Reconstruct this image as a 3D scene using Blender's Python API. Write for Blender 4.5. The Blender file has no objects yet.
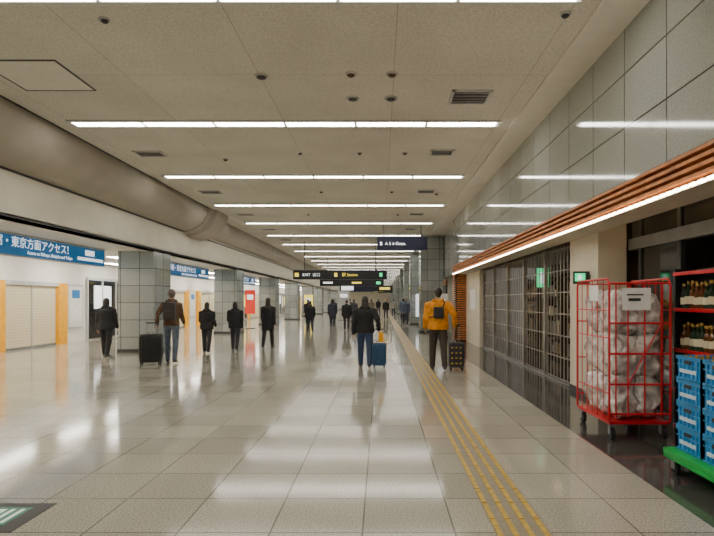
import bpy, math, random
from mathutils import Vector, Matrix, noise
from mathutils.kdtree import KDTree
random.seed(7)
S = bpy.context.scene
COL = S.collection

# ------------------------------------------------------------ materials
def pm(name, col, rough=0.5, metal=0.0, emit=0.0, var=0.08, nscale=6.0, alpha=None, bump=0.0, ecol=None, spec=None):
    m = bpy.data.materials.new(name); m.use_nodes = True
    nt = m.node_tree; b = nt.nodes['Principled BSDF']
    b.inputs['Roughness'].default_value = rough
    b.inputs['Metallic'].default_value = metal
    if spec is not None: b.inputs['Specular IOR Level'].default_value = spec
    tc = nt.nodes.new('ShaderNodeTexCoord')
    nz = nt.nodes.new('ShaderNodeTexNoise'); nz.inputs['Scale'].default_value = nscale
    nz.inputs['Detail'].default_value = 4
    nt.links.new(tc.outputs['Object'], nz.inputs['Vector'])
    rp = nt.nodes.new('ShaderNodeValToRGB')
    a = [max(0, c*(1-var)) for c in col]; c2 = [min(1, c*(1+var)) for c in col]
    rp.color_ramp.elements[0].color = (*a, 1); rp.color_ramp.elements[1].color = (*c2, 1)
    rp.color_ramp.elements[0].position = .35; rp.color_ramp.elements[1].position = .65
    nt.links.new(nz.outputs['Fac'], rp.inputs['Fac'])
    nt.links.new(rp.outputs['Color'], b.inputs['Base Color'])
    if emit > 0:
        b.inputs['Emission Color'].default_value = (*(ecol or col), 1)
        b.inputs['Emission Strength'].default_value = emit
    if bump > 0:
        bp = nt.nodes.new('ShaderNodeBump'); bp.inputs['Strength'].default_value = bump
        bp.inputs['Distance'].default_value = 0.01
        nt.links.new(nz.outputs['Fac'], bp.inputs['Height'])
        nt.links.new(bp.outputs['Normal'], b.inputs['Normal'])
    return m

def tile(name, c1, c2, mortar, w, h, ms, rough, plane, off=(0, 0), speck=0.0, sscale=90, bump=0.3, bigvar=0.0, spec=None):
    """plane 'xy' floor/ceiling, 'yz' wall, 'sz' (x+y, z) pillars"""
    m = bpy.data.materials.new(name); m.use_nodes = True
    nt = m.node_tree; N = nt.nodes; L = nt.links; b = N['Principled BSDF']
    tc = N.new('ShaderNodeTexCoord'); sp = N.new('ShaderNodeSeparateXYZ'); L.new(tc.outputs['Object'], sp.inputs[0])
    cb = N.new('ShaderNodeCombineXYZ')
    def addc(sock, v):
        a = N.new('ShaderNodeMath'); a.operation = 'ADD'; L.new(sock, a.inputs[0]); a.inputs[1].default_value = v; return a.outputs[0]
    if plane == 'xy': u, v = sp.outputs[0], sp.outputs[1]
    elif plane == 'yz': u, v = sp.outputs[1], sp.outputs[2]
    else:
        s = N.new('ShaderNodeMath'); s.operation = 'ADD'; L.new(sp.outputs[0], s.inputs[0]); L.new(sp.outputs[1], s.inputs[1])
        u, v = s.outputs[0], sp.outputs[2]
    L.new(addc(u, off[0]), cb.inputs[0]); L.new(addc(v, off[1]), cb.inputs[1])
    br = N.new('ShaderNodeTexBrick'); br.offset = 0; br.squash = 1
    br.inputs['Scale'].default_value = 1; br.inputs['Brick Width'].default_value = w
    br.inputs['Row Height'].default_value = h; br.inputs['Mortar Size'].default_value = ms
    br.inputs['Mortar Smooth'].default_value = 0.1
    br.inputs['Color1'].default_value = (*c1, 1); br.inputs['Color2'].default_value = (*c2, 1); br.inputs['Mortar'].default_value = (*mortar, 1)
    L.new(cb.outputs[0], br.inputs['Vector'])
    out = br.outputs['Color']
    def mult(scale, detail, p0, v0, p1, v1, out):
        nz = N.new('ShaderNodeTexNoise'); nz.inputs['Scale'].default_value = scale; nz.inputs['Detail'].default_value = detail
        L.new(tc.outputs['Object'], nz.inputs['Vector'])
        rp = N.new('ShaderNodeValToRGB'); e = rp.color_ramp.elements
        e[0].position = p0; e[0].color = (v0,)*3+(1,); e[1].position = p1; e[1].color = (v1,)*3+(1,)
        L.new(nz.outputs['Fac'], rp.inputs['Fac'])
        mx = N.new('ShaderNodeMix'); mx.data_type = 'RGBA'; mx.blend_type = 'MULTIPLY'; mx.inputs[0].default_value = 1
        L.new(out, mx.inputs[6]); L.new(rp.outputs['Color'], mx.inputs[7]); return mx.outputs[2]
    if speck > 0: out = mult(sscale, 3, .40, 1-speck, .60, 1+speck*.5, out)
    if bigvar > 0: out = mult(.8, 5, .3, 1-bigvar, .7, 1, out)
    L.new(out, b.inputs['Base Color'])
    b.inputs['Roughness'].default_value = rough
    if spec is not None: b.inputs['Specular IOR Level'].default_value = spec
    if bump > 0:
        bp = N.new('ShaderNodeBump'); bp.invert = True; bp.inputs['Strength'].default_value = bump; bp.inputs['Distance'].default_value = .003
        L.new(br.outputs['Fac'], bp.inputs['Height']); L.new(bp.outputs['Normal'], b.inputs['Normal'])
    return m

M = {}
M['floor'] = tile('floor_granite', (.54, .50, .41), (.42, .39, .32), (.17, .155, .125), .6, .6, .006, .10, 'xy', (0.12, .1), .34, 80, .2, .12, spec=.85)
M['floor_dark'] = tile('floor_dark_granite', (.10, .098, .09), (.07, .068, .064), (.03, .03, .03), .6, .6, .008, .10, 'xy', (0.2, .1), .4, 85, .2, spec=.7)
M['ceil'] = tile('ceiling_board', (.70, .67, .585), (.67, .64, .56), (.42, .395, .34), 1.845, 2.0, .005, .85, 'xy', (5.36, .6), .14, 42, .2, .14)
M['ceil_plain'] = pm('ceiling_plain', (.68, .65, .57), .8, var=.03)
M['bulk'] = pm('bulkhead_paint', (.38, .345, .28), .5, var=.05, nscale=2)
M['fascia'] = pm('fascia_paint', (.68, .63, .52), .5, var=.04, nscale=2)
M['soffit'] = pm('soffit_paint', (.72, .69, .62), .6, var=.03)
M['walltile'] = tile('wall_panel_tile', (.40, .415, .38), (.34, .355, .325), (.05, .05, .045), .9, .615, .009, .07, 'yz', (.2, .24), .10, 40, .4, .12, spec=1.0)
M['pillar'] = tile('pillar_tile', (.37, .41, .395), (.26, .29, .28), (.07, .07, .07), .55, .5, .009, .12, 'sz', (.12, .05), .18, 30, .4, .1, spec=.9)
M['cream'] = pm('cream_wall', (.68, .61, .48), .5, var=.04, nscale=3)
M['white'] = pm('white_panel', (.80, .78, .72), .4, var=.03)
M['shutter'] = tile('roller_shutter_slats', (.74, .64, .43), (.72, .62, .415), (.52, .44, .30), 50, .09, .006, .4, 'yz', (0, 0), 0, 40, .6)
M['yellow'] = pm('yellow_post', (.92, .42, .004), .4)
M['tactile'] = pm('tactile_yellow', (.54, .35, .05), .5, var=.2, nscale=20)
M['tactile_base'] = pm('tactile_base', (.23, .20, .145), .35, var=.1, nscale=20)
M['wood'] = pm('wood_slat', (.52, .18, .045), .45, var=.3, nscale=8)
M['wood_dk'] = pm('wood_backing', (.07, .028, .012), .6, var=.2)
M['black'] = pm('black_paint', (.012, .012, .014), .35)
M['dark'] = pm('dark_grey', (.04, .04, .042), .45)
M['grey'] = pm('grey_metal', (.28, .28, .28), .35, .6)
M['lgrey'] = pm('light_grey', (.5, .5, .48), .4)
M['bronze'] = pm('steel_bar', (.40, .36, .31), .32, .55, var=.2, nscale=3)
M['led'] = pm('fluorescent_diffuser', (1, .97, .90), .5, emit=21, ecol=(1, .965, .88), var=0)
M['led2'] = pm('shop_light_diffuser', (1, .97, .90), .5, emit=27, ecol=(1, .955, .85), var=0)
M['bead'] = pm('led_bead', (1, .9, .75), .5, emit=20, ecol=(1, .84, .62), var=0)
M['blue'] = pm('sign_blue', (.012, .14, .36), .35, emit=.3, ecol=(.01, .18, .45))
M['signwhite'] = pm('sign_white', (.9, .9, .9), .4, emit=1.0, ecol=(.9, .95, 1), var=0)
M['signyellow'] = pm('sign_yellow', (.9, .7, .05), .4, emit=1.2, ecol=(1, .75, .1), var=0)
M['navy'] = pm('sign_navy', (.008, .010, .028), .3)
M['green_e'] = pm('exit_green', (.02, .6, .25), .4, emit=1.3, ecol=(.02, .85, .28), var=0)
M['green_fl'] = pm('exit_floor_green', (.02, .20, .13), .3)
M['white_fl'] = pm('exit_floor_white', (.45, .62, .52), .3, emit=.35, ecol=(.8, .95, .85))
M['red'] = pm('red_paint', (.60, .008, .02), .35)
M['redban'] = pm('red_banner', (.7, .04, .02), .4, emit=.4, ecol=(.8, .04, .02))
M['crate'] = pm('blue_crate_plastic', (.035, .28, .62), .35)
M['crate_lbl'] = pm('crate_label', (.60, .72, .8), .4)
M['green'] = pm('green_dolly', (.005, .40, .06), .4)
M['rubber'] = pm('rubber', (.02, .02, .02), .6)
M['plastic'] = pm('stretch_wrap', (.62, .60, .57), .12, var=.45, nscale=9, bump=1.0, spec=1.0)
M['card'] = pm('cardboard', (.42, .27, .14), .6)
M['paper'] = pm('paper_sheet', (.85, .85, .83), .6)
M['glassdk'] = pm('dark_glass', (.02, .02, .02), .06, spec=.8)
M['bottle'] = pm('bottle_glass', (.02, .04, .02), .08)
M['bottle2'] = pm('amber_bottle_glass', (.12, .04, .01), .08)
M['capred'] = pm('bottle_cap', (.5, .3, .06), .4)
M['label'] = pm('bottle_label', (.7, .62, .42), .6)
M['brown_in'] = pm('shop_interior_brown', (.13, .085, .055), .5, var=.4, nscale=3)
M['warm'] = pm('warm_spot', (1, .8, .5), .5, emit=9, ecol=(1, .7, .35), var=0)
M['eye'] = pm('eye_white', (.8, .8, .78), .3)
M['lip'] = pm('lips', (.45, .17, .14), .5)

# ------------------------------------------------------------ mesh builder
class MB:
    def __init__(s): s.v = []; s.f = []; s.m = []; s.mats = []
    def mi(s, mat):
        if mat not in s.mats: s.mats.append(mat)
        return s.mats.index(mat)
    def face(s, pts, mat):
        n = len(s.v); s.v += [tuple(p) for p in pts]; s.f.append(tuple(range(n, n+len(pts)))); s.m.append(s.mi(mat))
    def box(s, x0, x1, y0, y1, z0, z1, mat):
        n = len(s.v)
        s.v += [(x0,y0,z0),(x1,y0,z0),(x1,y1,z0),(x0,y1,z0),(x0,y0,z1),(x1,y0,z1),(x1,y1,z1),(x0,y1,z1)]
        for q in ((3,2,1,0),(4,5,6,7),(0,1,5,4),(1,2,6,5),(2,3,7,6),(3,0,4,7)):
            s.f.append(tuple(n+i for i in q)); s.m.append(s.mi(mat))
    def loft(s, rings, mat, n=12, step=None, closed=True):
        R = [(Vector(c), Vector(u), Vector(v)) for c, u, v in rings]
        if step:
            o = [R[0]]
            for a, b in zip(R, R[1:]):
                k = max(1, int((b[0]-a[0]).length/step + .5))
                for i in range(1, k+1):
                    t = i/k; o.append(tuple(a[j].lerp(b[j], t) for j in range(3)))
            R = o
        base = len(s.v); mi = s.mi(mat)
        for c, u, v in R:
            for i in range(n):
                a = 2*math.pi*i/n
                s.v.append(tuple(c+u*math.cos(a)+v*math.sin(a)))
        for r in range(len(R)-1):
            for i in range(n):
                j = (i+1) % n; a = base+r*n
                s.f.append((a+i, a+j, a+n+j, a+n+i)); s.m.append(mi)
        if closed:
            s.f.append(tuple(base+i for i in reversed(range(n)))); s.m.append(mi)
            s.f.append(tuple(base+(len(R)-1)*n+i for i in range(n))); s.m.append(mi)
    def tube(s, P, R, mat, n=10, step=None, rnd=True):
        P = [Vector(p) for p in P]
        if not isinstance(R, (list, tuple)): R = [R]*len(P)
        rings = []
        T = []
        for i in range(len(P)):
            a = P[max(0, i-1)]; b = P[min(len(P)-1, i+1)]
            T.append((b-a).normalized())
        ref = Vector((1, 0, 0)) if abs(T[0].x) < .8 else Vector((0, 0, 1))
        for i, p in enumerate(P):
            v = T[i].cross(ref).normalized(); u = v.cross(T[i]).normalized()
            if i == 0 and rnd:
                for ang in (80, 50, 25):
                    a = math.radians(ang); rings.append((p-T[i]*R[i]*math.sin(a), u*R[i]*math.cos(a), v*R[i]*math.cos(a)))
            rings.append((p, u*R[i], v*R[i]))
            if i == len(P)-1 and rnd:
                for ang in (25, 50, 80):
                    a = math.radians(ang); rings.append((p+T[i]*R[i]*math.sin(a), u*R[i]*math.cos(a), v*R[i]*math.cos(a)))
        s.loft(rings, mat, n, step)
    def cyl(s, a, b, r, mat, n=12): s.tube([a, b], [r, r], mat, n, rnd=False)
    def ell(s, c, r, mat, n=14, k=9):
        rings = []
        for i in range(k+1):
            t = math.radians(-86+172*i/k)
            rings.append(((c[0], c[1], c[2]+r[2]*math.sin(t)), (r[0]*math.cos(t), 0, 0), (0, r[1]*math.cos(t), 0)))
        s.loft(rings, mat, n)
    def obj(s, name, parent=None, smooth=False, bevel=0, loc=None):
        me = bpy.data.meshes.new(name); me.from_pydata(s.v, [], s.f); me.update()
        for m in s.mats: me.materials.append(m)
        me.polygons.foreach_set('material_index', s.m)
        if smooth: me.polygons.foreach_set('use_smooth', [True]*len(s.f))
        o = bpy.data.objects.new(name, me); COL.objects.link(o)
        if loc: o.location = loc
        if parent: o.parent = parent
        if bevel > 0:
            b = o.modifiers.new('bevel', 'BEVEL'); b.width = bevel; b.segments = 2; b.limit_method = 'ANGLE'
        return o

def root(name, loc=(0, 0, 0), rz=0, sc=1):
    e = bpy.data.objects.new(name, None); COL.objects.link(e); e.empty_display_size = .2
    e.location = loc; e.rotation_euler = (0, 0, math.radians(rz)); e.scale = (sc,)*3
    return e
def text(body, size, loc, rot, mat, parent, name='lettering', align='LEFT', ext=.002):
    c = bpy.data.curves.new(name, 'FONT'); c.body = body; c.size = size; c.extrude = ext; c.align_x = align
    c.materials.append(mat)
    o = bpy.data.objects.new(name, c); COL.objects.link(o); o.location = loc
    o.rotation_euler = [math.radians(a) for a in rot]; o.parent = parent
    return o

Y0, Y1 = -10.0, 112.0
CZ = 4.6
# ------------------------------------------------------------ shell
b = MB()
b.box(-11.6, 2.2, Y0, Y1, -.1, 0, M['floor']); b.box(2.2, 6.2, Y0, Y1, -.1, 0, M['floor_dark'])
b.obj('floor')
b = MB()
b.box(-6.6, 2.28, Y0, Y1, CZ, CZ+.1, M['ceil']); b.box(2.28, 3.7, Y0, Y1, CZ-.03, CZ+.1, M['ceil_plain'])
b.obj('ceiling')
b = MB(); b.box(-11.7, 6.3, Y1, Y1+.2, 0, 4.7, M['cream']); b.obj('wall_end')
b = MB(); b.box(-11.7, 6.3, Y0-.2, Y0, 0, 4.7, M['cream']); b.obj('wall_back')
# left bulkhead + fascia + soffit
b = MB()
b.box(-6.75, -6.6, Y0, Y1, 2.95, 4.65, M['fascia'])
b.box(-11.3, -6.6, Y0, Y1, 2.95, 3.05, M['soffit'])
b.obj('trim_1_fascia_left')
def prof(b, pts, y0, y1, mat, ends=True):
    for (x0, z0), (x1, z1) in zip(pts, pts[1:]):
        b.face([(x0, y0, z0), (x0, y1, z0), (x1, y1, z1), (x1, y0, z1)], mat)
    if ends:
        back = [(-6.6, 4.6)]
        for y in (y0, y1): b.face([(x, y, z) for x, z in pts+back], mat)
def arc(x0, z0, x1, z1, k=16, bulge=1.0):
    o = []
    for i in range(k+1):
        t = math.pi/2*i/k
        o.append((x0+(x1-x0)*math.sin(t)**bulge, z1-(z1-z0)*math.cos(t)**bulge))
    return o
b = MB()
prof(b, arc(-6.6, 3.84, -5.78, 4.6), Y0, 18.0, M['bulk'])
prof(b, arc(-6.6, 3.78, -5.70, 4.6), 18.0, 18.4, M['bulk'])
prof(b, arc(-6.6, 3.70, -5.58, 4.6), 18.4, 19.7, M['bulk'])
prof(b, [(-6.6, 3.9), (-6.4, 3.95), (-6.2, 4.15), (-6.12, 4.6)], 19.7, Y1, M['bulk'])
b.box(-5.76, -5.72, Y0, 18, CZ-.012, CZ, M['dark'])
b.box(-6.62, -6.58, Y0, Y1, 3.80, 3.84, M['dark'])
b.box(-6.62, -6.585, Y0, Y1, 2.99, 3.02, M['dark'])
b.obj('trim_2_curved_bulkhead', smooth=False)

# pillars left & right
for i in range(-2, 10):
    y = 15.7+9.05*i
    b = MB(); b.box(-7.65, -6.605, y, y+1.25, 0, 2.945, M['pillar']); b.box(-7.67, -6.59, y-.02, y+1.27, 0, .1, M['dark'])
    b.obj('pillar')
for i in range(0, 10):
    y = 25.2+9.05*i
    b = MB(); b.box(1.85, 2.9, y, y+1.25, 0, CZ-.035, M['pillar']); b.box(1.83, 2.92, y-.02, y+1.27, 0, .1, M['dark'])
    b.obj('pillar')

# left shop wall
b = MB(); XL = -11.2
b.box(XL-.2, XL, Y0, Y1, 0, 2.945, M['white'])
b.obj('wall_left')
def shutterfront(y, w):
    r = root('roller_shutter', (XL+.01, y, 0)); b = MB()
    b.box(.0, .04, 0, w, 0.02, 2.0, M['shutter']); b.box(0, .12, -.05, w+.05, 2.0, 2.12, M['lgrey'])
    b.box(0, .06, 0, w, 0.0, .07, M['grey']); b.box(0, .07, w*.5-.02, w*.5+.02, 0.02, 2.0, M['lgrey'])
    b.box(0, .14, -.55, -.05, 0, 2.12, M['yellow']); b.box(0, .14, w+.05, w+.55, 0, 2.12, M['yellow'])
    b.obj('front', r)
def panelfront(y):
    r = root('advertising_panel', (XL+.01, y, 0)); b = MB()
    b.box(0, .05, 0, 1.0, .5, 2.1, M['lgrey']); b.box(.05, .06, .06, .94, .56, 2.04, M['white'])
    b.box(.06, .064, .25, .75, 1.6, 1.9, M['blue']); b.box(.06, .064, .2, .8, .8, 1.4, M['paper'])
    b.obj('panel', r)
def glassfront(y):
    r = root('glass_shopfront', (XL+.01, y, 0)); b = MB()
    b.box(0, .03, .1, 5.6, .05, 2.3, M['glassdk'])
    for k in range(6): b.box(0, .08, .1+k*1.1-.03, .1+k*1.1+.03, 0, 2.35, M['lgrey'])
    b.box(0, .08, .1, 5.6, 2.3, 2.4, M['lgrey'])
    b.box(.03, .05, .6, 1.9, 1.2, 2.1, M['signwhite']); b.box(.03, .05, 2.8, 3.7, .8, 2.0, M['paper'])
    b.box(.03, .05, 4.2, 5.2, 1.0, 2.0, M['signyellow'])
    b.obj('front', r)
for y in (4.5, 8.0, 11.9): shutterfront(y, 2.6)
shutterfront(15.95, 2.55); panelfront(19.2)
glassfront(20.4); 
y = 27.0; k = 0
while y < 100:
    if k % 3 == 2: glassfront(y); y += 6.2
    else: shutterfront(y, 3.6); panelfront(y+4.4); y += 6.2
    k += 1
# light boxes in the left arcade ceiling
for k in range(-2, 35):
    b = MB(); yy = 2.4+3*k
    for x in (-10.3, -8.7):
        b.box(x-.15, x+.15, yy, yy+1.6, 2.915, 2.935, M['led2']); b.box(x-.2, x+.2, yy-.05, yy+1.65, 2.93, 2.949, M['white'])
    b.obj('arcade_ceiling_light')

# blue access signs
def bluesign(y0, y1, first):
    r = root('access_sign', (-7.78, 0, 0))
    b = MB(); b.box(-.12, 0, y0, y1, 2.47, 2.90, M['blue'])
    b.box(-.13, .004, y0, y1, 2.90, 2.945, M['lgrey']); b.box(-.13, .004, y0, y1, 2.455, 2.475, M['lgrey'])
    b.box(0, .006, y1-1.35, y1-.1, 2.56, 2.64, M['signwhite'])
    b.box(0, .006, y1-1.0, y1-.55, 2.70, 2.84, M['signwhite'])
    b.obj('panel', r)
    text('渋谷・新宿・東京方面アクセス！', .25, (.008, y1-1.6, 2.67), (90, 0, 90), M['signwhite'], r, align='RIGHT')
    text('Access to Shibuya, Shinjuku and Tokyo', .11, (.008, y1-1.6, 2.53), (90, 0, 90), M['signwhite'], r, align='RIGHT')
bluesign(7.2, 15.2, True); bluesign(17.6, 24.4, False); bluesign(27, 33.5, False)

# ------------------------------------------------------------ ceiling lights
for k in range(-3, 25):
    yy = 9.4+4.0*k if k != -1 else 5.43
    b = MB(); w = 7.38/6
    b.box(-5.36-.04, 2.02+.04, yy-.15, yy-.115, CZ-.03, CZ, M['lgrey']); b.box(-5.36-.04, 2.02+.04, yy+.115, yy+.15, CZ-.03, CZ, M['lgrey'])
    for j in range(6):
        x = -5.36+j*w
        b.box(x+.022, x+w-.022, yy-.115, yy+.115, CZ-.022, CZ-.004, M['led'])
        b.box(x-.022, x+.022, yy-.115, yy+.115, CZ-.026, CZ, M['lgrey'])
    b.obj('ceiling_light')
# vents
def vent(x, y, sx, sy):
    b = MB(); z = CZ
    b.box(-sx/2, sx/2, -sy/2, -sy/2+.04, -.02, 0, M['lgrey']); b.box(-sx/2, sx/2, sy/2-.04, sy/2, -.02, 0, M['lgrey'])
    b.box(-sx/2, -sx/2+.04, -sy/2, sy/2, -.02, 0, M['lgrey']); b.box(sx/2-.04, sx/2, -sy/2, sy/2, -.02, 0, M['lgrey'])
    b.box(-sx/2+.03, sx/2-.03, -sy/2+.03, sy/2-.03, -.004, 0, M['black'])
    n = 5
    for i in range(1, n): 
        yy = -sy/2+sy*i/n; b.box(-sx/2+.03, sx/2-.03, yy-.012, yy+.012, -.016, -.004, M['grey'])
    b.obj('air_vent', loc=(x, y, z))
vent(1.35, 8.2, .6, .55)
for k in range(0, 12):
    vent(-4.85, 11.35+4*k, .6, .42); vent(1.27, 11.25+4*k, .5, .42)
def dome(x, y, r=.07, mat=None):
    b = MB(); b.cyl((0, 0, 0), (0, 0, -.015), r, M['lgrey'], 20)
    b.ell((0, 0, -.018), (r*.7, r*.7, .03), mat or M['grey'], 14, 6); b.obj('smoke_detector', smooth=True, loc=(x, y, CZ))
for x, y in [(-1.65, 7.44), (-.43, 8.25), (.15, 8.25)]: dome(x, y, .10, M['dark'])
for x, y in [(-.41, 7.37), (.15, 7.37)]: dome(x, y, .08, M['wood_dk'])
for x, y in [(-3.04, 5.94), (1.99, 5.83), (-1.7, 11.3), (-.45, 11.3), (.5, 11.3), (-3.4, 11.8), (-1.7, 15.3), (.3, 15.3), (-2.6, 19.3), (.6, 19.3), (1.6, 15.6)]: dome(x, y, .06, M['dark'])
b = MB()
x0, x1, y0, y1 = -5.2, -4.2, 6.95, 7.93
b.box(x0, x1, y0, y1, CZ-.008, CZ, M['ceil_plain'])
for q in ((x0-.015, x1+.015, y0-.015, y0+.01), (x0-.015, x1+.015, y1-.01, y1+.015), (x0-.015, x0+.01, y0, y1), (x1-.01, x1+.015, y0, y1)):
    b.box(*q, CZ-.012, CZ, M['dark'])
b.obj('ceiling_access_hatch')

# ------------------------------------------------------------ right wall
XR = 2.75; YE = 20.6
b = MB()
b.box(XR, XR+.45, Y0, YE, 2.82, CZ-.03, M['walltile'])
b.obj('wall_right')
b = MB()
b.box(3.3, 3.5, YE, Y1, 0, 2.6, M['cream'])
b.box(2.95, 3.5, YE, Y1, 2.6, CZ-.03, M['walltile'])
b.obj('wall_right_far')
# wood slatted fascia portal
b = MB()
b.box(XR+.05, 3.16, Y0, YE, 2.52, 2.82, M['wood_dk'])
for k in range(4):
    z = 2.575+.072*k
    b.box(XR-.03, XR+.06, Y0, YE, z, z+.034, M['wood'])
b.box(XR-.02, 3.18, Y0, YE, 2.50, 2.535, M['cream'])
b.box(XR+.1, 3.3, YE-.3, YE, 0, 2.52, M['wood_dk'])
z = .05
while z < 2.48:
    b.box(XR, 3.2, YE-.36, YE-.29, z, z+.045, M['wood']); b.box(XR-.02, XR+.1, YE-.36, YE, z, z+.045, M['wood']); z += .085
b.obj('trim_3_wood_slat_fascia')
b = MB()
yy = -6.0
while yy < YE-.1:
    b.box(XR-.045, XR-.005, yy, yy+.085, 2.505, 2.53, M['bead']); yy += .13
b.obj('led_strip_light')
# shop soffit + side wall + pier
b = MB()
b.box(3.15, 6.2, Y0, YE, 2.76, 2.86, M['soffit']); b.box(3.16, 3.2, Y0, YE, 2.535, 2.78, M['cream'])
b.obj('ceiling_shop')
b = MB(); b.box(3.2, 3.32, 17.55, YE-.3, 0, 2.755, M['cream']); b.box(3.18, 3.2, 18.2, 19.3, 1.2, 1.9, M['paper']); b.obj('wall_shop_side')
b = MB(); b.box(3.2, 3.62, 7.96, 9.14, 0, 2.755, M['cream']); b.box(3.19, 3.63, 7.95, 9.15, 0, .1, M['dark']); b.obj('wall_shop_pier')
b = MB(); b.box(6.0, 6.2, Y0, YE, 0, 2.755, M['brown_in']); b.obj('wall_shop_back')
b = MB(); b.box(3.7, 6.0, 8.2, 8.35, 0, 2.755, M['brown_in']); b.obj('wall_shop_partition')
# folding grille : concertina of flat vertical bars and cross links
b = MB()
yy = 9.25; i = 0
while yy < 17.40:
    x = 3.33 if i % 2 == 0 else 3.36
    b.box(x-.005, x+.005, yy-.014, yy+.014, .04, 2.5, M['bronze'])
    yy += .095; i += 1
for z in [.06, .46, .86, 1.26, 1.66, 2.06, 2.45]:
    b.box(3.318, 3.326, 9.25, 17.45, z-.010, z+.010, M['bronze'])
for yy in (9.26, 10.9, 12.5, 14.1, 15.8, 17.4): b.box(3.29, 3.37, yy-.04, yy+.04, .02, 2.6, M['bronze'])
b.box(3.26, 3.42, 9.2, 17.5, 2.5, 2.75, M['wood_dk']); b.box(3.3, 3.4, 9.2, 17.5, 0.001, .03, M['grey'])
b.obj('folding_grille_shutter')
# interior shelving behind grille
for k in range(4):
    r = root('shop_shelf', (4.6, 9.9+2.0*k, 0)); b = MB()
    for z in (.1, .6, 1.1, 1.6, 2.1): b.box(0, .4, 0, 1.6, z-.02, z+.02, M['wood_dk'])
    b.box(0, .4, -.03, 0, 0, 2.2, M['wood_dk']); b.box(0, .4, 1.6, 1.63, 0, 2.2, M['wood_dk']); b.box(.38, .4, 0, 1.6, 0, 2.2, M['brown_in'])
    for z in (.12, .62, 1.12, 1.62):
        t = .03
        while t < 1.5:
            w = random.uniform(.08, .2); b.box(.05, .35, t, t+w-.02, z, z+random.uniform(.15, .38), M[random.choice(['card', 'brown_in', 'brown_in', 'label', 'grey', 'dark', 'card'])]); t += w
    b.obj('shelf', r)
b = MB()
for k in range(7): b.box(4.0, 4.12, 10+1.15*k, 10.12+1.15*k, 2.74, 2.76, M['warm'])
b.obj('shop_downlight')
# lit exit sign behind the grille
b = MB(); b.box(3.50, 3.80, 12.2, 12.25, 1.80, 2.25, M['dark']); b.box(3.51, 3.79, 12.19, 12.2, 1.81, 2.24, M['green_e']); b.box(3.60, 3.70, 12.18, 12.19, 1.9, 2.15, M['signwhite']); b.cyl((3.65, 12.225, 2.25), (3.65, 12.225, 2.755), .01, M['dark']); b.obj('hanging_exit_sign')
# flag exit sign on pier
r = root('exit_sign', (3.19, 8.2, 1.77)); b = MB()
b.box(-.26, -.02, 0, .05, -.01, .18, M['dark']); b.box(-.245, -.09, -.006, 0, .03, .15, M['green_e'])
b.box(-.2, -.15, -.01, -.005, .05, .13, M['signwhite']); b.box(-.03, .0, .01, .04, .04, .13, M['grey']); b.obj('lightbox', r)

# open shop front frames, near
b = MB()
for yy in (7.6, 6.6, 5.5, 4.3): b.box(3.64, 3.70, yy-.04, yy+.04, 0, 2.755, M['dark'])
b.box(3.62, 3.72, 2, 7.9, 2.24, 2.40, M['grey']); b.box(3.66, 3.68, 2, 7.9, 2.4, 2.755, M['glassdk'])
b.box(3.66, 3.68, 6.64, 7.56, .0, 2.24, M['glassdk'])
b.box(3.65, 3.71, 2, 7.9, 0, .06, M['dark'])
b.obj('window_1_shop_front')
b = MB()
for k in range(4): b.cyl((3.45, 5.4+.7*k, 2.76), (3.45, 5.4+.7*k, 2.73), .05, M['warm'], 14)
b.obj('shop_spotlight')

# wine rack
r = root('bottle_shelf_rack', (3.32, 4.4, 0)); b = MB()
L = 1.72; W = .26; H = 1.86
b.box(W-.02, W, 0, L, 0, H, M['dark'])
for yy in (0, L/2-.01, L-.03): b.box(0, W, yy, yy+.03, 0, H, M['black'])
for z in (.1, .5, .95, 1.4, 1.80): b.box(0, W, 0, L, z-.012, z+.012, M['dark']); b.box(-.012, 0, 0, L, z-.018, z+.022, M['red'])
b.obj('frame', r, bevel=.003)
b = MB()
for z in (.512, .962, 1.412):
    yy = .09
    while yy < L-.08:
        if abs(yy-L/2) > .06:
            for xx in (.06, .15):
                h = random.uniform(.27, .31); mt = M[random.choice(['bottle', 'bottle2', 'bottle'])]
                rr = .036
                b.loft([((xx, yy, z), (rr*.96, 0, 0), (0, rr*.96, 0)), ((xx, yy, z+h*.6), (rr, 0, 0), (0, rr, 0)), ((xx, yy, z+h*.72), (rr*.45, 0, 0), (0, rr*.45, 0)), ((xx, yy, z+h*.93), (rr*.36, 0, 0), (0, rr*.36, 0))], mt, 10)
                b.cyl((xx, yy, z+h*.9), (xx, yy, z+h), rr*.42, M['capred'], 8)
                b.cyl((xx, yy, z+h*.18), (xx, yy, z+h*.45), rr*1.03, M['label'], 10)
        yy += .085
b.obj('bottles', r, smooth=False)
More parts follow.
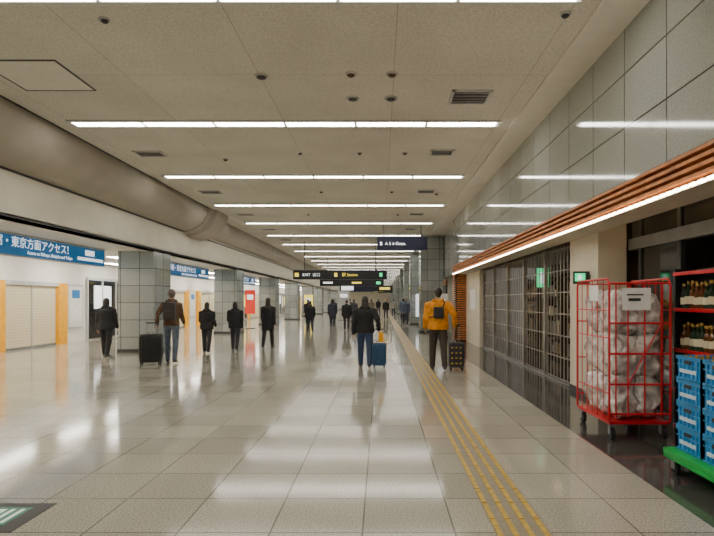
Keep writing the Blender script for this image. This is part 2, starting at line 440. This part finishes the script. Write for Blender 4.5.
# ------------------------------------------------------------ soft blocks
def softblock(b, x0, x1, y0, y1, z0, z1, mat, amp=.018, n=9, seed=0, fine=0.0, power=8):
    c = Vector(((x0+x1)/2, (y0+y1)/2, (z0+z1)/2)); h = Vector(((x1-x0)/2, (y1-y0)/2, (z1-z0)/2))
    axes = [(0, 1, 2, 1), (0, 1, 2, -1), (1, 2, 0, 1), (1, 2, 0, -1), (0, 2, 1, 1), (0, 2, 1, -1)]
    mi = b.mi(mat)
    for a, d, w, sg in axes:
        base = len(b.v)
        for i in range(n+1):
            for j in range(n+1):
                p = [0, 0, 0]; p[a] = -1+2*i/n; p[d] = -1+2*j/n; p[w] = sg
                q = Vector(p); l = (abs(q.x)**power+abs(q.y)**power+abs(q.z)**power)**(1/power); q = q/l
                pos = Vector((q.x*h.x, q.y*h.y, q.z*h.z))+c
                sv = Vector((seed, seed*2, 0))
                nv = noise.noise_vector(pos*7+sv)*amp
                if fine > 0: nv += noise.noise_vector(Vector((pos.x*30, pos.y*30, pos.z*12))+sv)*fine
                pos += nv
                b.v.append(tuple(pos))
        for i in range(n):
            for j in range(n):
                k = base+i*(n+1)+j
                b.f.append((k, k+1, k+n+2, k+n+1)); b.m.append(mi)

def caster(b, x, y, r=.06, ang=0):
    b.cyl((x-.018, y, r), (x+.018, y, r), r, M['rubber'], 16)
    b.box(x-.03, x-.02, y-.03, y+.03, r-.01, r*2+.03, M['grey']); b.box(x+.02, x+.03, y-.03, y+.03, r-.01, r*2+.03, M['grey'])
    b.box(x-.03, x+.03, y-.035, y+.035, r*2+.015, r*2+.035, M['grey'])

# roll cage trolley
r = root('roll_cage_trolley', (2.46, 5.82, 0)); b = MB()
W, D, H = .66, .94, 1.74; R = .013; zb = .2
for x in (0, W): 
    for y in (0, D): caster(b, min(max(x, .05), W-.05), min(max(y, .06), D-.06), .065)
b.box(0, W, 0, D, zb-.03, zb, M['red'])
def ra(p, q, rr=R): b.cyl(p, q, rr, M['red'], 8)
for x in (0, W):
    b.tube([(x, 0, zb), (x, 0, H-.06), (x, .05, H), (x, D-.05, H), (x, D, H-.06), (x, D, zb)], R, M['red'], 8, rnd=False)
    for z in (.5, 1.1, 1.4): ra((x, 0, z), (x, D, z), .007)
    for k in range(1, 6): ra((x, D*k/6, zb), (x, D*k/6, H), .005)
for z in (.35, .8, 1.25, H-.03): ra((0, D, z), (W, D, z), .008)
for k in range(1, 5): ra((W*k/5, D, zb), (W*k/5, D, H-.03), .005)
# front gate
for z in (.28, .60, .93, 1.26, H-.05): ra((.0, 0, z), (W, 0, z), .012)
for xx in (.07, .20, .38, .56): ra((xx, -.005, .25), (xx, -.005, H-.05), .009)
ra((.20, -.01, .60), (.56, -.01, 1.26), .007)
b.obj('cage', r)
b = MB()
zz = zb
for i, hh in enumerate((.50, .48, .50)):
    zt = zz+hh
    softblock(b, .05, .36, .05, .48, zz+.005, zt, M['plastic'], .055, 20, i*3.1, .014, 4)
    softblock(b, .31, W-.05, .05, .48, zz+.005, zt-.03, M['plastic'], .055, 20, i*5.7+1, .014, 4)
    softblock(b, .05, W-.05, .45, D-.04, zz+.005, zt, M['plastic'], .055, 20, i*2.3+9, .014, 4)
    zz += hh-.03
b.obj('wrapped_bundles', r, smooth=True)
b = MB()
b.box(.13, .44, -.02, -.015, 1.40, 1.64, M['paper']); b.box(.2, .33, -.022, -.02, 1.5, 1.53, M['dark']); b.box(.18, .36, -.022, -.02, 1.56, 1.575, M['dark'])
b.box(-.02, -.015, .25, .5, 1.5, 1.68, M['paper'])
b.obj('paper_labels', r)

# crates on green dolly
r = root('crate_dolly', (2.5, 3.95, 0)); b = MB()
W, D = .56, .84
b.box(0, W, 0, D, .17, .21, M['green']); b.box(.0, .03, 0, D, .13, .17, M['green']); b.box(W-.03, W, 0, D, .13, .17, M['green']); b.box(0, W, D-.03, D, .13, .17, M['green'])
for x in (.06, W-.06):
    for y in (.1, D-.1): caster(b, x, y, .055)
b.obj('dolly', r, bevel=.006)
def crate(b, x0, x1, y0, y1, z0, h):
    t = .012; z1 = z0+h; m = M['crate']
    b.box(x0+t, x1-t, y0+t, y1-t, z0, z0+.012, m)
    b.box(x0+t, x0+2*t, y0+t, y1-t, z0, z1-.01, m); b.box(x1-2*t, x1-t, y0+t, y1-t, z0, z1-.01, m)
    b.box(x0+t, x1-t, y0+t, y0+2*t, z0, z1-.01, m); b.box(x0+t, x1-t, y1-2*t, y1-t, z0, z1-.01, m)
    for (za, zb_) in ((z0, z0+.018), (z1-.03, z1), (z0+h*.60, z0+h*.64)):
        b.box(x0, x0+t, y0, y1, za, zb_, m); b.box(x1-t, x1, y0, y1, za, zb_, m); b.box(x0, x1, y0, y0+t, za, zb_, m); b.box(x0, x1, y1-t, y1, za, zb_, m)
    for k in range(7):
        yy = y0+(y1-y0-t)*k/6; b.box(x0, x0+t, yy, yy+t, z0, z1, m); b.box(x1-t, x1, yy, yy+t, z0, z1, m)
    for k in range(6):
        xx = x0+(x1-x0-t)*k/5; b.box(xx, xx+t, y0, y0+t, z0, z1, m); b.box(xx, xx+t, y1-t, y1, z0, z1, m)
    ym = (y0+y1)/2; b.box(x0-.002, x0+t, ym-.12, ym+.12, z0+.06, z0+h*.45, M['crate_lbl'])
    b.box(x0-.003, x0+t, ym-.05, ym+.05, z0+h*.7, z0+h*.84, M['black'])
b = MB()
for i in range(4):
    crate(b, .09, .53, .42, .80, .212+i*.205, .2); crate(b, .09, .53, .03, .41, .212+i*.205, .2)
b.obj('blue_crates', r)
b = MB()
for yy in (.07, .46):
    for i in range(4):
        for j in range(4):
            x = .15+.1*i; y = yy+.05+.08*j
            b.cyl((x, y, .85), (x, y, .98), .03, M['bottle2'], 8); b.tube([(x, y, .98), (x, y, 1.01)], [.03, .013], M['bottle2'], 8, rnd=False); b.cyl((x, y, 1.0), (x, y, 1.03), .014, M['capred'], 8)
b.obj('crate_bottles', r)

# ------------------------------------------------------------ tactile paving, floor sign
b = MB()
yy = 1.0
b.box(.735, 1.105, 1.0, 70.0, 0.0003, .002, M['tactile_base'])
while yy < 70:
    for k in range(4):
        x = .765+.10*k; b.box(x-.018, x+.018, yy+.006, yy+.294, 0.0005, .008, M['tactile'])
    yy += .3
b.obj('tactile_paving')
b = MB()
b.box(-2.86, -2.40, 3.5, 4.0, 0, .003, M['dark']); b.box(-2.83, -2.52, 3.60, 3.92, .003, .005, M['green_fl'])
b.box(-2.80, -2.68, 3.64, 3.88, .005, .006, M['white_fl']); b.box(-2.65, -2.62, 3.64, 3.88, .005, .006, M['white_fl']); b.box(-2.58, -2.55, 3.64, 3.88, .005, .006, M['white_fl'])
b.obj('floor_exit_sign')

# ------------------------------------------------------------ hanging signs
def hang(name, x0, x1, y, z0, z1, mat, items, txt=None, ts=.2):
    r = root(name, (x0, y, z0)); W = x1-x0; H = z1-z0
    b = MB(); b.box(0, W, 0, .15, 0, H, mat); b.box(-.01, W+.01, -.01, .16, H-.02, H+.01, M['dark'])
    for xx in (W*.12, W*.88):
        b.cyl((xx, .075, H), (xx, .075, CZ-z0), .018, M['dark'], 8)
    for (a, c, za, zb, mt) in items: b.box(a*W, c*W, -.006, 0, za*H, zb*H, M[mt])
    b.obj('panel', r)
    if txt:
        for (t, xx, zz, mt) in txt: text(t, ts, (xx*W, -.008, zz*H), (90, 0, 0), M[mt], r)
hang('gate_direction_sign', -.16, 1.88, 22, 3.58, 4.12, M['navy'], [(.06, .10, .35, .6, 'signwhite')], [('A 5 6 Gates', .16, .38, 'signwhite')], .17)
hang('overhead_guide_sign', -4.56, .31, 28, 2.62, 3.1, M['black'], [(.02, .06, .3, .7, 'signyellow'), (.44, .47, .3, .7, 'signyellow'), (.92, .95, .3, .7, 'green_e')], [('EXIT  出口', .10, .36, 'signwhite'), ('駅 Station', .52, .36, 'signyellow')], .2)
hang('overhead_guide_sign', -4.3, .2, 38, 2.55, 3.0, M['black'], [(.05, .2, .4, .65, 'signwhite'), (.5, .65, .4, .65, 'signyellow'), (.88, .95, .3, .7, 'green_e')])
hang('overhead_guide_sign', -3.6, -.6, 47, 2.3, 3.0, M['navy'], [(.05, .4, .2, .8, 'signwhite')])
hang('overhead_guide_sign', -1.5, 1.2, 56, 2.5, 3.1, M['black'], [(.5, .9, .3, .7, 'signyellow')])
hang('overhead_guide_sign', -3.2, -1.2, 66, 3.2, 3.9, M['blue'], [(.1, .6, .3, .7, 'signwhite')])
hang('overhead_guide_sign', -.4, 1.6, 74, 2.6, 3.3, M['black'], [(.1, .4, .3, .7, 'signyellow')])
# banners
def banner(x, y, w, z0, z1, mat):
    r = root('standing_banner', (x, y, 0)); b = MB()
    b.box(-w/2, w/2, 0, .02, z0, z1, mat); b.cyl((0, .03, 0), (0, .03, z1), .012, M['grey'], 8); b.box(-w/2, w/2, -.15, .2, 0, .03, M['dark'])
    b.box(-w*.3, w*.3, -.004, 0, z0+(z1-z0)*.6, z0+(z1-z0)*.8, M['signwhite']); b.obj('stand', r)
banner(-7.15, 29.5, .55, .8, 2.1, M['redban']); banner(-2.9, 42, .9, 1.0, 2.3, M['lgrey']); banner(2.3, 31, .6, .6, 1.9, M['signwhite'])
banner(2.5, 22.3, .5, .6, 1.8, M['white']); banner(-5.9, 44, .7, .6, 2.0, M['signyellow'])
# far right shopfront glow signs
for k in range(8):
    b = MB(); y = 23.2+9.05*k
    b.box(3.24, 3.29, y+3.6, y+8.6, .05, 2.3, M['glassdk']); b.box(3.22, 3.29, y+3.6, y+8.6, 2.3, 2.55, M['signwhite'] if k % 2 else M['wood'])
    b.obj('shop_sign_front')

# ------------------------------------------------------------ people
def V(*a): return Vector(a)
def ik(Sh, Wt, l1, l2, hint):
    d = Wt-Sh; L = min(d.length, (l1+l2)*.995); dn = d.normalized(); Wt = Sh+dn*L
    a = (l1*l1-l2*l2+L*L)/(2*L); h = math.sqrt(max(0, l1*l1-a*a))
    hp = (hint-dn*hint.dot(dn)).normalized()
    return Sh+dn*a+hp*h, Wt
SKIN = pm('skin', (.50, .29, .18), .5)
_mc = {}
def cloth(c, rough=.8):
    k = tuple(c)
    if k not in _mc: _mc[k] = pm('cloth_%d' % len(_mc), c, rough, var=.2, nscale=12, bump=.4)
    return _mc[k]
HAIRB = pm('hair_black', (.02, .016, .013), .45, var=.3, nscale=40)
HAIRG = pm('hair_grey', (.14, .11, .09), .5, var=.3, nscale=40)

def person(name, x, y, heading, H, jacket, pants, shoes=(.03, .03, .03), hair=None, hstyle='short', hem=.80, bulk=1.0,
           legs=((14, 6), (-16, 22)), arms=None, lean=.02, voxel=.012, hood=False, backpack=None, satchel=None, female=False, hold=(False, False), wide=1.0):
    r = root(name, (x, y, 0), heading, H/1.72)
    hair = hair or HAIRB
    J = cloth(jacket); Pm = cloth(pants); Sm = cloth(shoes, .4)
    b = MB()
    def U(p):
        p = Vector(p); p.y += lean*(p.z-.92); return p
    def ring(z, rx, ry, yo=0): return (U((0, yo, z)), (rx, 0, 0), (0, ry, 0))
    sw = .90 if female else 1.0
    k = bulk
    b.loft([ring(.78, .10, .08), ring(.84, .145, .10), ring(.92, .158, .112, -.01), ring(1.02, .135, .095)], Pm, 18, .03)
    b.loft([ring(hem, .165*k, .128*k, -.005), ring(hem+.02, .172*k, .132*k, -.005), ring(max(hem+.03, .92), .172*k, .128*k, -.008), ring(1.06, .165*k*sw, .12*k), ring(1.2, .172*k*sw, .122*k, -.005),
            ring(1.30, .182*k*sw, .122*k, -.008), ring(1.37, .172*k*sw, .108*k, -.008), ring(1.42, .13*k*sw, .088, -.006), ring(1.455, .088, .072, 0), ring(1.48, .066, .064, .004)], J, 22, .03)
    b.loft([ring(1.42, .055, .058), ring(1.49, .05, .055, .008), ring(1.56, .05, .055, .014)], SKIN, 14, .03)
    hc = U((0, .02, 1.61)); hx, hy, hz = hc
    b.ell((hx, hy, hz), (.076, .092, .108), SKIN, 18, 12)
    b.ell((hx, hy+.035, hz-.07), (.045, .05, .04), SKIN, 12, 6)
    b.ell((hx, hy+.092, hz-.015), (.012, .02, .022), SKIN, 8, 5)
    for s_ in (-1, 1): b.ell((hx+s_*.076, hy-.005, hz-.01), (.010, .02, .032), SKIN, 8, 5)
    b.ell((hx, hy-.016, hz+.018), (.088, .096, .106), hair, 20, 12)
    if hstyle == 'long':
        b.loft([((hx, hy-.04, hz+.03), (.082, 0, 0), (0, .06, 0)), ((hx, hy-.055, hz-.08), (.09, 0, 0), (0, .055, 0)), ((hx, hy-.08, hz-.2), (.085, 0, 0), (0, .045, 0)), ((hx, hy-.10, hz-.28), (.055, 0, 0), (0, .025, 0))], hair, 16, .03)
    elif hstyle == 'bob':
        b.loft([((hx, hy-.03, hz+.03), (.09, 0, 0), (0, .077, 0)), ((hx, hy-.03, hz-.06), (.096, 0, 0), (0, .077, 0)), ((hx, hy-.035, hz-.12), (.084, 0, 0), (0, .064, 0))], hair, 16, .03)
    else:
        b.ell((hx, hy-.05, hz-.03), (.064, .045, .06), hair, 14, 8)
    if hood:
        b.tube([U((-.10, .03, 1.455)), U((-.085, -.07, 1.45)), U((0, -.115, 1.425)), U((.085, -.07, 1.45)), U((.10, .03, 1.455))], [.03, .045, .055, .045, .03], J, 12, .03)
    else:
        b.tube([U((-.06, .04, 1.475)), U((-.065, -.03, 1.48)), U((0, -.065, 1.485)), U((.065, -.03, 1.48)), U((.06, .04, 1.475))], .02, J, 8, .02)
    for s_, (ta, kb) in zip((-1, 1), legs):
        hip = V(s_*.092, 0, .90); a = math.radians(ta); c = math.radians(ta-kb)
        kn = hip+V(s_*.015, math.sin(a)*.43, -math.cos(a)*.43); an = kn+V(s_*.005, math.sin(c)*.405, -math.cos(c)*.405)
        b.tube([hip, hip.lerp(kn, .5), kn, kn.lerp(an, .4), an], [.095, .086*wide, .07*wide, .067*wide, .055*wide], Pm, 14, .03)
        if kb > 15 and ta < 0: fd = V(s_*.1, math.cos(c*.8), math.sin(c*.8)).normalized()
        else: fd = V(s_*.12, 1, .12 if ta > 8 else 0).normalized()
        up = V(0, -fd.z, fd.y)
        heel = an-fd*.045-up*.045; ball = an+fd*.11-up*.056; toe = an+fd*.175-up*.06
        b.tube([an-up*.01, heel], [.042, .036], Sm, 12, .02); b.tube([heel, heel.lerp(ball, .5)+up*.006, ball, toe], [.036, .04, .037, .026], Sm, 12, .02)
    arms = arms or ((-14, 10, 16), (14, 10, 20))
    hands = []
    for s_, A in zip((-1, 1), arms):
        sh = U((s_*.165*sw*k, -.005, 1.365))
        if isinstance(A, Vector):
            el, wr = ik(sh, A, .29, .25, V(s_*.35, -1, -.2))
        else:
            a, ab, eb = [math.radians(t) for t in A]
            el = sh+V(s_*math.sin(ab), math.sin(a)*math.cos(ab), -math.cos(a)*math.cos(ab))*.29
            a2 = a+eb; wr = el+V(s_*math.sin(ab)*.2, math.sin(a2), -math.cos(a2)).normalized()*.25
        b.tube([sh.lerp(V(0, sh.y, sh.z), .25), sh, sh.lerp(el, .5), el, el.lerp(wr, .5), wr], [.06*k, .066*k, .06*k, .054*k, .048*k, .038*k], J, 14, .03)
        hands.append((s_, wr, (wr-el).normalized()))
    raw = b.obj('raw')
    md = raw.modifiers.new('r', 'REMESH'); md.mode = 'VOXEL'; md.voxel_size = voxel; md.use_smooth_shade = True
    sm = raw.modifiers.new('s', 'SMOOTH'); sm.factor = .5; sm.iterations = 3
    dg = bpy.context.evaluated_depsgraph_get()
    me = bpy.data.meshes.new_from_object(raw.evaluated_get(dg))
    nf = len(b.f); kd = KDTree(nf)
    for i, f in enumerate(b.f):
        cc = Vector((0, 0, 0))
        for q in f: cc += Vector(b.v[q])
        kd.insert(cc/len(f), i)
    kd.balance()
    me.materials.clear()
    for m in b.mats: me.materials.append(m)
    idx = []
    for p in me.polygons:
        _, i, _ = kd.find(p.center); idx.append(b.m[i])
    me.polygons.foreach_set('material_index', idx)
    me.polygons.foreach_set('use_smooth', [True]*len(me.polygons))
    zmin = min(v.co.z for v in me.vertices)
    bpy.data.objects.remove(raw)
    body = bpy.data.objects.new('body', me); COL.objects.link(body); body.parent = r; body.location.z = -zmin
    f = MB()
    for s_ in (-1, 1):
        f.ell((hx+s_*.03, hy+.083, hz), (.013, .008, .008), M['eye'], 8, 5); f.ell((hx+s_*.03, hy+.089, hz), (.006, .004, .006), M['black'], 8, 5)
        f.tube([(hx+s_*.015, hy+.088, hz+.022), (hx+s_*.045, hy+.078, hz+.023)], .004, hair, 6)
    f.ell((hx, hy+.083, hz-.055), (.022, .006, .007), M['lip'], 8, 5)
    o = f.obj('face', r, smooth=True); o.location.z = -zmin
    for (s_, wr, d), grip in zip(hands, hold):
        h = MB()
        side = V(0, 1, 0); side = (side-d*side.dot(d)).normalized()
        nrm = d.cross(side).normalized()
        if nrm.x*s_ > 0: nrm = -nrm
        h.loft([(wr-d*.03, side*.026, nrm*.02), (wr+d*.01, side*.028, nrm*.018), (wr+d*.05, side*.04, nrm*.016), (wr+d*.085, side*.041, nrm*.013), (wr+d*.095, side*.034, nrm*.009)], SKIN, 14)
        c1, c2, c3 = ((50, 110, 160) if grip else (12, 32, 55))
        for i, (o_, ln) in enumerate(((.030, .072), (.010, .08), (-.010, .075), (-.029, .058))):
            p0 = wr+d*.082+side*o_; pts = [p0]
            for cang, fr in ((c1, .42), (c2, .32), (c3, .26)):
                t = math.radians(cang); pts.append(pts[-1]+(d*math.cos(t)+nrm*math.sin(t))*ln*fr)
            h.tube(pts, [.0095, .009, .008, .007], SKIN, 8)
        p0 = wr+d*.03+side*.026
        p1 = p0+(d*.55+side*.6+nrm*.35).normalized()*.035; p2 = p1+(d*.85+side*.2+nrm*(.8 if grip else .3)).normalized()*.03
        h.tube([p0, p1, p2], [.013, .011, .009], SKIN, 8)
        o = h.obj('hand_l' if s_ < 0 else 'hand_r', r, smooth=True); o.location.z = -zmin
    if backpack:
        bm = cloth(backpack, .6); q = MB()
        softblock(q, -.14, .14, -.30, -.12, 1.0, 1.42, bm, .008, 8, 2); softblock(q, -.105, .105, -.345, -.28, 1.03, 1.23, bm, .006, 6, 5)
        q.tube([(0-.03, -.2, 1.42), (0, -.2, 1.46), (.03, -.2, 1.42)], .008, bm, 6)
        for s_ in (-1, 1):
            q.tube([(s_*.09, -.14, 1.40), (s_*.105, -.07, 1.46), (s_*.11, .02, 1.47), (s_*.115, .11, 1.40), (s_*.12, .15, 1.25), (s_*.15, .10, 1.1), (s_*.13, -.13, 1.05)], .018, bm, 8)
        o = q.obj('backpack', r, smooth=True); o.location.z = -zmin
    if satchel:
        bm = cloth(satchel, .5); q = MB()
        softblock(q, -.12, .10, -.23, -.13, 1.08, 1.32, bm, .006, 7, 3)
        q.tube([(.08, -.15, 1.3), (.12, -.15, 1.42), (.10, -.02, 1.49), (.05, .14, 1.38), (-.08, .17, 1.2), (-.19, .08, 1.1), (-.19, -.08, 1.1), (-.1, -.17, 1.12)], .013, bm, 8)
        o = q.obj('shoulder_bag', r, smooth=True); o.location.z = -zmin
    return r

def suitcase(x, y, heading, w, d, h, mat, hh=.95, accent=None, name='suitcase'):
    r = root(name, (x, y, 0), heading); b = MB()
    z0 = .06
    softblock(b, -w/2, w/2, -d/2, d/2, z0, h, mat, 0.0, 10, 0)
    b.obj('shell', r, smooth=True)
    b = MB()
    for k in range(-3, 4):
        xx = k*w*.115; b.box(xx-.008, xx+.008, -d/2-.004, d/2+.004, z0+.06, h-.06, mat)
    b.box(-.003-w/2, w/2+.003, -.008, .008, z0+.02, h+.001, M['dark'])
    for sx in (-1, 1):
        for sy in (-1, 1):
            cx, cy = sx*(w/2-.05), sy*(d/2-.05); b.cyl((cx-.012, cy, .03), (cx+.012, cy, .03), .03, M['rubber'], 14); b.box(cx-.02, cx+.02, cy-.02, cy+.02, .04, z0+.02, M['dark'])
        b.cyl((sx*w*.22, d/2-.04, h-.05), (sx*w*.22, d/2-.04, hh), .009, M['grey'], 8)
    b.tube([(-w*.24, d/2-.04, hh), (w*.24, d/2-.04, hh)], .016, M['dark'], 10)
    b.tube([(-.07, 0, h-.005), (-.06, 0, h+.03), (.06, 0, h+.03), (.07, 0, h-.005)], .01, M['dark'], 8)
    if accent: 
        for i in range(3):
            for j in range(4):
                b.box(-w*.38+i*w*.27, -w*.38+i*w*.27+w*.12, -d/2-.006, -d/2, z0+.08+j*(h-z0)*.21, z0+.08+j*(h-z0)*.21+.03, accent)
    b.obj('trim_and_wheels', r)
    return r
BLK = (.012, .012, .014)
person('man_in_brown_jacket', -5.08, 13.1, 8, 1.76, (.11, .058, .032), (.10, .125, .17), hair=HAIRG, hem=.86, bulk=1.08,
       legs=((8, 4), (-8, 10)), arms=(V(-.30, -.12, .90), (10, 8, 40)), backpack=(.04, .03, .03), hold=(True, False))
suitcase(-5.42, 12.72, 12, .50, .30, .72, cloth((.012, .012, .013), .35), hh=.98)
person('woman_in_black_jacket', -.36, 12.2, 0, 1.60, BLK, (.035, .06, .12), hstyle='long', hem=.84, bulk=1.38, female=True, hood=True, wide=1.12,
       legs=((13, 4), (-12, 12)), arms=((-8, 12, 10), V(.33, -.08, .93)), hold=(False, True))
suitcase(-.04, 12.1, 0, .32, .22, .56, cloth((.02, .07, .15), .35), hh=.86)
b = MB(); softblock(b, -.06, .06, -.05, .03, 0, .2, M['yellow'], .006, 6, 1); b.tube([(-.03, 0, .19), (0, 0, .27), (.03, 0, .19)], .006, M['yellow'], 6)
yb = b.obj('yellow_tote_bag', smooth=True, loc=(.0, 12.02, .60))
person('man_in_yellow_jacket', 1.25, 11.8, 0, 1.78, (.72, .27, .004), (.05, .038, .03), hem=.84, bulk=1.28, hood=True, wide=1.08,
       legs=((10, 4), (-10, 12)), arms=((4, 9, 34), V(.34, -.04, .93)), satchel=(.015, .015, .018), hold=(False, True))
suitcase(1.64, 11.75, 0, .34, .24, .60, cloth((.02, .02, .03), .35), hh=.97, accent=M['tactile'])
person('woman_in_black_coat', -7.38, 14.5, 5, 1.58, BLK, BLK, hstyle='bob', hem=.80, bulk=1.35, female=True, hood=True, wide=1.15, legs=((14, 5), (-10, 14)), arms=((-8, 6, 16), (10, 6, 20)))
person('woman_in_dark_jacket', -5.03, 15.6, 0, 1.45, BLK, (.02, .02, .025), hstyle='long', hem=.80, bulk=1.35, female=True, hood=True, wide=1.1, legs=((9, 5), (-9, 12)), arms=((10, 6, 60), (0, 6, 50)))
person('woman_in_dark_jacket', -4.43, 16.4, 0, 1.47, (.018, .018, .022), (.02, .02, .03), hstyle='bob', hem=.78, bulk=1.38, female=True, hood=True, wide=1.1, legs=((12, 6), (-10, 12)), arms=((8, 7, 50), (-6, 6, 14)))
person('woman_in_black_coat', -3.6, 17.2, -5, 1.6, BLK, (.02, .02, .02), hstyle='long', hem=.6, bulk=1.28, female=True, legs=((-9, 12), (12, 4)), arms=((8, 5, 20), (-6, 5, 14)))
far = [(-3.35, 25.5, 1.5, BLK), (-1.9, 38, 1.62, (.05, .05, .06)), (-1.75, 27.5, 1.55, BLK), (1.65, 40, 1.7, (.06, .09, .16)), (-2.6, 45, 1.7, (.12, .1, .08)),
       (.4, 44, 1.65, BLK), (-.9, 50, 1.65, (.2, .16, .12)), (1.5, 33, 1.68, (.08, .1, .14)), (-4.6, 34, 1.6, BLK), (-.3, 60, 1.7, BLK), (-2.7, 30, 1.6, (.03, .03, .05)),
       (-3.6, 41, 1.65, (.04, .04, .05)), (1.2, 52, 1.7, (.3, .28, .25))]
for i, (x, y, h, c) in enumerate(far):
    person('pedestrian', x, y, random.choice([0, 180, 10]), h, c, (.03, .03, .045), hstyle=random.choice(['short', 'bob']), hem=random.choice([.8, .7]), bulk=1.25, voxel=.022,
           legs=random.choice([((14, 5), (-14, 18)), ((-12, 15), (12, 4))]), arms=((-8, 6, 16), (10, 6, 20)))

# ------------------------------------------------------------ world, camera
w = bpy.data.worlds.new('w'); S.world = w; w.use_nodes = True
w.node_tree.nodes['Background'].inputs[0].default_value = (.5, .48, .44, 1); w.node_tree.nodes['Background'].inputs[1].default_value = .3
cam = bpy.data.cameras.new('camera'); co = bpy.data.objects.new('camera', cam); COL.objects.link(co)
cam.sensor_width = 36; cam.sensor_fit = 'HORIZONTAL'; cam.lens = 36*540/714
cam.shift_x = -24/714; cam.shift_y = 33/714; cam.clip_end = 300
co.location = (0, 0, 1.5); co.rotation_euler = (math.pi/2, 0, 0)
S.camera = co
